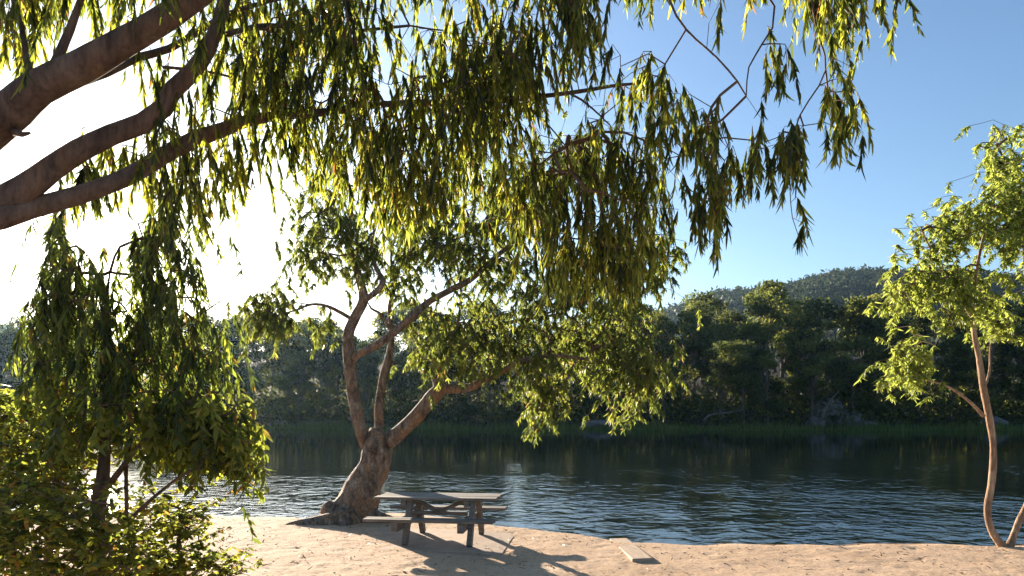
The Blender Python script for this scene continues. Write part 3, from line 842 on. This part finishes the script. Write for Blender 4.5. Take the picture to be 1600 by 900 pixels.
for o in parts: rel(o)

def shrub(name, label, cx, d, stems, polys, per, LL, LW, mat, L=.26, fall=.2):
    global LAKE
    x0, y0 = P(cx, 900, d)[:2]
    t = empty(name, (x0, y0, gz(x0, y0))); LAKE = t; tag(t, label, 'shrub'); bpy.context.view_layer.update()
    T = Tree(r0=.0022); parts = []
    for i, s in enumerate(stems): parts.append(add_limb(T, 'stem', s, M_BARK_SAP, t, 7, .1, .1, 60. + i))
    T.plan(polys, L, .2, 2.4, 5, .13); T.grow(.2, .04)
    parts.append(T.leaves('crown', mat, t, per, LL, LW, .25, .9, .12, 3, (.55, .25), .05, .6, fall))
    parts.append(T.twigs('twigs', M_TWIG, t, 4, .01))
    for o in parts: rel(o)
M_LEAF_SHRUB = leaf_mat('shrub_leaf',
    [(0, (.035, .05, .022)), (.5, (.06, .085, .028)), (.9, (.095, .115, .032)), (1, (.15, .08, .03))],
    [(0, (.08, .12, .025)), (.5, (.32, .38, .05)), (.9, (.58, .60, .08)), (1, (.55, .32, .06))], .55)
shrub('shrub', 'reddish stemmed leafy shrub left of the sapling trunk with rounder yellow green leaves', 78, 6.6,
      [[(78, 990, 6.6, 26), (80, 860, 6.6, 20), (84, 790, 6.6, 17), (92, 735, 6.6, 12), (100, 680, 6.6, 7), (95, 640, 6.6, 3)],
       [(84, 800, 6.6, 10), (50, 740, 6.5, 7), (20, 690, 6.5, 4), (-20, 650, 6.4, 2)]],
      [([(-80, 640), (40, 630), (100, 600), (150, 640), (160, 690), (150, 730), (130, 800), (-80, 830)], 6.0, 7.2, 190),
       ([(150, 640), (300, 650), (310, 720), (220, 730), (150, 720)], 6.2, 7.2, 60)],
      20, .07, .033, M_LEAF_SHRUB)
shrub('shrub', 'dense dark low shrub filling the bottom left corner at the sapling foot', 60, 5.2,
      [[(60, 1040, 5.2, 16), (40, 950, 5.2, 12), (20, 860, 5.2, 6), (0, 800, 5.2, 2)], [(70, 1040, 5.2, 16), (100, 950, 5.1, 12), (150, 870, 5.0, 6), (170, 820, 5, 2)]],
      [([(-80, 770), (60, 780), (170, 800), (220, 850), (240, 940), (-80, 940)], 4.7, 5.8, 200)], 20, .06, .03, M_LEAF_SHRUB)
shrub('shrub', 'pale low shrub on the sand right of the sapling trunk', 275, 6.4,
      [[(270, 985, 6.4, 14), (275, 900, 6.4, 10), (280, 840, 6.4, 6), (290, 800, 6.4, 2)], [(270, 985, 6.4, 12), (320, 920, 6.3, 8), (360, 890, 6.2, 3)], [(270, 985, 6.4, 12), (220, 900, 6.3, 8), (200, 830, 6.2, 3)]],
      [([(190, 815), (240, 795), (310, 800), (330, 840), (310, 880), (260, 930), (190, 930)], 6.0, 6.9, 120),
       ([(230, 890), (340, 880), (380, 885), (385, 930), (230, 940)], 5.9, 6.6, 60)], 20, .05, .026, M_LEAF_SHRUB)

# ================================================================== YOUNG TREE ON THE RIGHT
t = empty('gum_tree', P(1572, 852, 11.4)); t.location.z = gz(t.location.x, t.location.y); LAKE = t
tag(t, 'young gum with slender orange twin stems and bright pale green crown on the sand edge', 'tree')
bpy.context.view_layer.update()
T = Tree(r0=.0035); parts = []; M_ = M_BARK_RIGHT; d = 11.4
def L_(name, rows, sides=12, rough=.1, seed=0., step=.07):
    parts.append(add_limb(T, name, [(a, b, c, w * .74) for a, b, c, w in rows], M_, t, sides, .14, step, seed))
L_('stem', [(1576, 862, d, 24), (1562, 848, d, 18), (1548, 825, d, 15), (1543, 795, d, 14), (1550, 750, d, 14), (1552, 700, d, 14), (1547, 660, d, 14), (1539, 620, d, 14), (1534, 590, d, 13), (1530, 560, d, 12), (1522, 520, d, 10), (1520, 470, d, 8), (1530, 400, d, 6), (1550, 320, d, 4), (1570, 250, d, 2)], 10, .06, 70.)
L_('stem', [(1574, 862, d, 22), (1582, 842, d, 15), (1592, 815, d, 14), (1606, 785, d, 13), (1622, 730, d, 12), (1630, 650, d, 11), (1628, 560, d, 9), (1610, 480, d, 7), (1600, 400, d, 5), (1598, 320, d, 3)], 10, .06, 71.)
L_('branch', [(1537, 650, d, 8), (1518, 630, d - .2, 6), (1495, 612, d - .3, 5), (1470, 600, d - .4, 4), (1430, 590, d - .5, 2)], 6, .1, 72.)
L_('branch', [(1536, 612, d, 6), (1546, 580, d + .1, 5), (1548, 540, d + .2, 4), (1560, 480, d + .3, 2)], 6, .1, 73.)
L_('branch', [(1521, 500, d, 7), (1490, 450, d - .1, 5), (1460, 400, d - .2, 4), (1440, 360, d - .3, 2)], 6, .1, 74.)
T.plan([
    ([(1548, 225), (1600, 205), (1600, 460), (1565, 440), (1540, 320)], 10.6, 12.2, 130),
    ([(1600, 205), (1670, 240), (1700, 350), (1680, 520), (1600, 560)], 10.6, 12.2, 130),
    ([(1425, 345), (1480, 325), (1545, 320), (1560, 420), (1480, 440), (1430, 470), (1400, 520), (1390, 480), (1420, 420)], 10.6, 12.0, 120),
    ([(1480, 430), (1590, 430), (1590, 510), (1550, 550), (1505, 530), (1470, 500)], 10.6, 12.0, 95),
    ([(1398, 550), (1465, 550), (1488, 600), (1440, 630), (1402, 605)], 10.7, 11.4, 46),
], .30, .45, 2.1, 24, .20)
T.grow(.3, .1)
parts.append(T.leaves('crown', M_LEAF_RIGHT, t, 44, .078, .022, .5, .8, .22, 3, (.5, .28), .02, .5, .7))
parts.append(T.twigs('twigs', M_TWIG, t, 4, .02))
for o in parts: rel(o)

# ================================================================== PICNIC TABLE
m, nt, out = new_mat('weathered_timber')
v = mapped(nt, (1.2, 14, 14)); n1 = noise_n(nt, v, 2.2, 6, .65, .3); n2 = noise_n(nt, mapped(nt), 3.0, 4, .6)
c = ramp(nt, n1.outputs['Fac'], [(.25, (.07, .058, .048)), (.5, (.17, .145, .122)), (.75, (.31, .27, .235))])
c2 = ramp(nt, n2.outputs['Fac'], [(.3, (.65, .6, .58)), (.6, (1, 1, 1)), (.8, (1.1, 1.05, 1.0))])
mu = nd(nt, 'ShaderNodeMix', data_type='RGBA', blend_type='MULTIPLY'); mu.inputs[0].default_value = .8
nt.links.new(c.outputs[0], mu.inputs[6]); nt.links.new(c2.outputs[0], mu.inputs[7])
b = nd(nt, 'ShaderNodeBsdfPrincipled'); b.inputs['Roughness'].default_value = .75
bp = nd(nt, 'ShaderNodeBump'); bp.inputs['Strength'].default_value = .5; bp.inputs['Distance'].default_value = .01
nt.links.new(n1.outputs['Fac'], bp.inputs['Height']); nt.links.new(bp.outputs[0], b.inputs['Normal'])
nt.links.new(mu.outputs[2], b.inputs['Base Color']); nt.links.new(b.outputs[0], out.inputs[0])
M_WOOD = m

PAD_T = .028
tc = P(685, 850, 11.75); tx_, ty_ = tc[0], 11.9
tz_ = gz(tx_, ty_) + PAD_T
TAB = empty('picnic_table', (tx_, ty_, tz_), R(-7))
tag(TAB, 'weathered wooden picnic table with attached benches on the sandy shore', 'table')
def rotx(a): c, s = math.cos(a), math.sin(a); return np.array([[1, 0, 0], [0, c, -s], [0, s, c]])
def roty(a): c, s = math.cos(a), math.sin(a); return np.array([[c, 0, s], [0, 1, 0], [-s, 0, c]])
TL, TW, TH = 2.05, .78, .74
mb = MB()
pw = TW / 5
for i in range(5):
    mb.box((rng.normal(0, .006), -TW / 2 + pw * (i + .5), TH - .021 + rng.normal(0, .002)), (TL + rng.normal(0, .012), pw - .012, .042), None, .0015)
mb.build('tabletop', M_WOOD, TAB, bevel=.006)
for s in (-1, 1):
    mb = MB()
    for k in (-1, 1):
        mb.box((0, s * .74 + k * .07, .43), (TL + .05 + rng.normal(0, .01), .13, .046), rotx(rng.normal(0, .01)), .0015)
    mb.build('bench', M_WOOD, TAB, bevel=.006)
for e in (-1, 1):
    ex = e * .53
    mb = MB(); mb.box((ex, 0, TH - .10), (.09, .70, .10)); mb.build('top_bearer', M_WOOD, TAB, bevel=.006)
    mb = MB(); mb.box((ex, 0, .326), (.10, 1.74, .15)); mb.build('seat_bearer', M_WOOD, TAB, bevel=.006)
    for s in (-1, 1):
        top = np.array((ex + .096, s * .24, TH - .06)); bot = np.array((ex + .096, s * .60, -.0))
        vec = bot - top; ln_ = np.linalg.norm(vec); ang = math.atan2(vec[1], -vec[2])
        mb = MB(); mb.box((top + bot) / 2, (.085, .13, ln_), rotx(ang))
        mb.build('leg', M_WOOD, TAB, bevel=.006)
mb = MB(); mb.box((0, 0, .44), (.96, .09, .06)); mb.build('stretcher', M_WOOD, TAB, bevel=.005)
for e in (-1, 1):
    a_ = math.atan2(.20, .44)
    mb = MB(); mb.box((e * .24, .0, .57), (.52, .06, .07), roty(-e * a_)); mb.build('brace', M_WOOD, TAB, bevel=.005)

# concrete pad
m, nt, out = new_mat('sandy_concrete')
v = mapped(nt); n1 = noise_n(nt, v, 3, 6, .65)
c = ramp(nt, n1.outputs['Fac'], [(.3, (.34, .24, .17)), (.7, (.46, .34, .25))])
b = nd(nt, 'ShaderNodeBsdfPrincipled'); b.inputs['Roughness'].default_value = .9
bp = nd(nt, 'ShaderNodeBump'); bp.inputs['Distance'].default_value = .015; bp.inputs['Strength'].default_value = .5
nt.links.new(n1.outputs['Fac'], bp.inputs['Height']); nt.links.new(bp.outputs[0], b.inputs['Normal'])
nt.links.new(c.outputs[0], b.inputs['Base Color']); nt.links.new(b.outputs[0], out.inputs[0])
bm = bmesh.new(); bmesh.ops.create_cube(bm, size=1)
for vv in bm.verts: vv.co = Vector((vv.co.x * 2.5, vv.co.y * 1.9, vv.co.z * .16))
bmesh.ops.subdivide_edges(bm, edges=bm.edges[:], cuts=6, use_grid_fill=True)
for vv in bm.verts: vv.co += Vector((noise.noise(vv.co * 3), noise.noise(vv.co * 3 + Vector((5, 0, 0))), .25 * noise.noise(vv.co * 4))) * .010
me = bpy.data.meshes.new('concrete_pad'); bm.to_mesh(me); bm.free()
for vv in me.vertices: vv.co.z -= .035 * max(0, (vv.co.x - .55) / .7)
pad = link('concrete_pad', me, m); pad.location = (tx_ - .06, ty_ + .0, tz_ - .08); pad.rotation_euler = (0, 0, R(-7))
tag(pad, 'low sandy concrete pad beneath the picnic table', 'slab')

# timber sleeper half buried at the water edge
m, nt, out = new_mat('sun_bleached_timber')
v = mapped(nt, (1, 12, 12)); n1 = noise_n(nt, v, 2.5, 6, .6)
c = ramp(nt, n1.outputs['Fac'], [(.3, (.30, .21, .14)), (.7, (.44, .32, .22))])
b = nd(nt, 'ShaderNodeBsdfPrincipled'); b.inputs['Roughness'].default_value = .8
nt.links.new(c.outputs[0], b.inputs['Base Color']); nt.links.new(b.outputs[0], out.inputs[0])
pa = P(966, 843, 12.15); pb = P(1004, 877, 10.25)
va = np.array((pa[0], pa[1], gz(pa[0], pa[1]) + .012)); vb = np.array((pb[0], pb[1], gz(pb[0], pb[1]) - .008))
mb = MB(); ln_ = np.linalg.norm(vb - va); mb.box((0, 0, 0), (ln_, .30, .11))
o = mb.build('timber_sleeper', m, None, bevel=.012)
o.location = (va + vb) / 2; dv = vb - va
o.rotation_euler = (R(2), -math.atan2(dv[2], math.hypot(dv[0], dv[1])), math.atan2(dv[1], dv[0]))
tag(o, 'pale timber sleeper half buried in the sand, pointing at the water', 'timber')

# leaf litter on the sand
n = 1500
lx = rng.uniform(-6, 10, n); ly = rng.uniform(7.5, 14.2, n)
k = (shore(lx) - ly) > .35; lx, ly = lx[k], ly[k]; n = len(lx)
lz = ground_z(lx, ly) + .022
a = rng.uniform(0, 6.28, n)
Bv = np.stack([lx, ly, lz], 1); Dv = np.stack([np.cos(a), np.sin(a), rng.normal(0, .2, n)], 1)
me = leaves_mesh('leaf_litter', Bv, Dv, np.stack([-np.sin(a), np.cos(a), rng.normal(0, .5, n)], 1), rng.uniform(.04, .12, n), rng.uniform(.008, .02, n), rng.normal(0, .1, (n, 3)), rng.random(n), 3)
M_LIT = leaf_mat('dry_litter', [(0, (.06, .035, .02)), (.6, (.14, .08, .045)), (1, (.22, .14, .08))], [(0, (.1, .06, .03)), (1, (.3, .2, .1))], .15)
tag(link('leaf_litter', me, M_LIT), kind='stuff', label='dry fallen leaves scattered on the sand')

# small stones and bark chips on the sand
n = 420
lx = rng.uniform(-6, 10, n); ly = rng.uniform(7.5, 14.2, n)
k = (shore(lx) - ly) > .15; lx, ly = lx[k], ly[k]; n = len(lx)
lz = ground_z(lx, ly) + .004
cube = np.array([(x, y, z) for x in (-1, 1) for y in (-1, 1) for z in (-1, 1)], float)
cf = np.array([(0, 1, 3, 2), (4, 6, 7, 5), (0, 4, 5, 1), (2, 3, 7, 6), (0, 2, 6, 4), (1, 5, 7, 3)])
sz = (rng.uniform(.004, .013, (n, 3)) * np.array((1.2, 1.2, .7)))[:, None, :]
Vp = cube[None] * sz * rng.uniform(.6, 1.1, (n, 8, 1))
a = rng.uniform(0, 6.28, n); ca, sa = np.cos(a)[:, None], np.sin(a)[:, None]
Vp = np.stack([Vp[:, :, 0] * ca - Vp[:, :, 1] * sa, Vp[:, :, 0] * sa + Vp[:, :, 1] * ca, Vp[:, :, 2]], -1) + np.stack([lx, ly, lz], 1)[:, None]
tag(link('gravel', mesh_from('gravel', Vp.reshape(-1, 3), [((np.arange(n) * 8)[:, None, None] + cf[None]).reshape(-1, 4)], np.repeat(rng.uniform(.2, 1, n), 6)), M_LIT), kind='stuff', label='small stones and chips scattered on the sand')

# ================================================================== AIR
HAZE_DENS = .00008
mb = MB(); mb.box((0, 560, 93), (2500, 1340, 192))
hz = mb.build('haze', None)
m, nt, out = new_mat('morning_air')
pv = nd(nt, 'ShaderNodeVolumePrincipled'); pv.inputs['Color'].default_value = (.48, .73, 1, 1)
pv.inputs['Density'].default_value = HAZE_DENS; pv.inputs['Anisotropy'].default_value = .64
nt.links.new(pv.outputs[0], out.inputs['Volume'])
hz.data.materials.append(m); tag(hz, kind='stuff', label='thin morning haze')

# ================================================================== LIGHT
w = bpy.data.worlds.new('World'); scene.world = w; w.use_nodes = True
nt = w.node_tree; nt.nodes.clear()
out = nt.nodes.new('ShaderNodeOutputWorld'); bg = nt.nodes.new('ShaderNodeBackground')
sky = nt.nodes.new('ShaderNodeTexSky'); sky.sky_type = 'NISHITA'; sky.sun_disc = False
sky.sun_elevation = SUN_EL; sky.sun_rotation = SUN_AZ
sky.air_density = 1.0; sky.dust_density = 1.0; sky.ozone_density = 3.0; sky.altitude = 200
bg.inputs['Strength'].default_value = .06
nt.links.new(sky.outputs[0], bg.inputs['Color']); nt.links.new(bg.outputs[0], out.inputs[0])

sl = bpy.data.lights.new('sun', 'SUN'); sl.energy = 5.0; sl.angle = R(.53); sl.color = (1, .86, .68)
so = bpy.data.objects.new('sun', sl); COL.objects.link(so)
so.rotation_euler = SUN_DIR.to_track_quat('Z', 'Y').to_euler()
so.location = (0, 0, 30)

# ================================================================== CAMERA
cam = bpy.data.cameras.new('camera'); co = bpy.data.objects.new('camera', cam); COL.objects.link(co)
co.location = (0, 0, CAM_H); co.rotation_euler = (R(90), 0, 0)
cam.sensor_width = 36; cam.lens = 36 * F / 1600
cam.shift_y = (HOR - 450) / 1600
cam.clip_end = 5000; cam.clip_start = .05
scene.camera = co

vs = scene.view_settings; vs.view_transform = 'Standard'; vs.look = 'None'; vs.gamma = 1; vs.exposure = 2.05
cy = scene.cycles
cy.max_bounces = 8; cy.transmission_bounces = 4; cy.diffuse_bounces = 3; cy.glossy_bounces = 3; cy.volume_bounces = 0
cy.sample_clamp_indirect = 4; cy.sample_clamp_direct = 0
cy.use_denoising = True
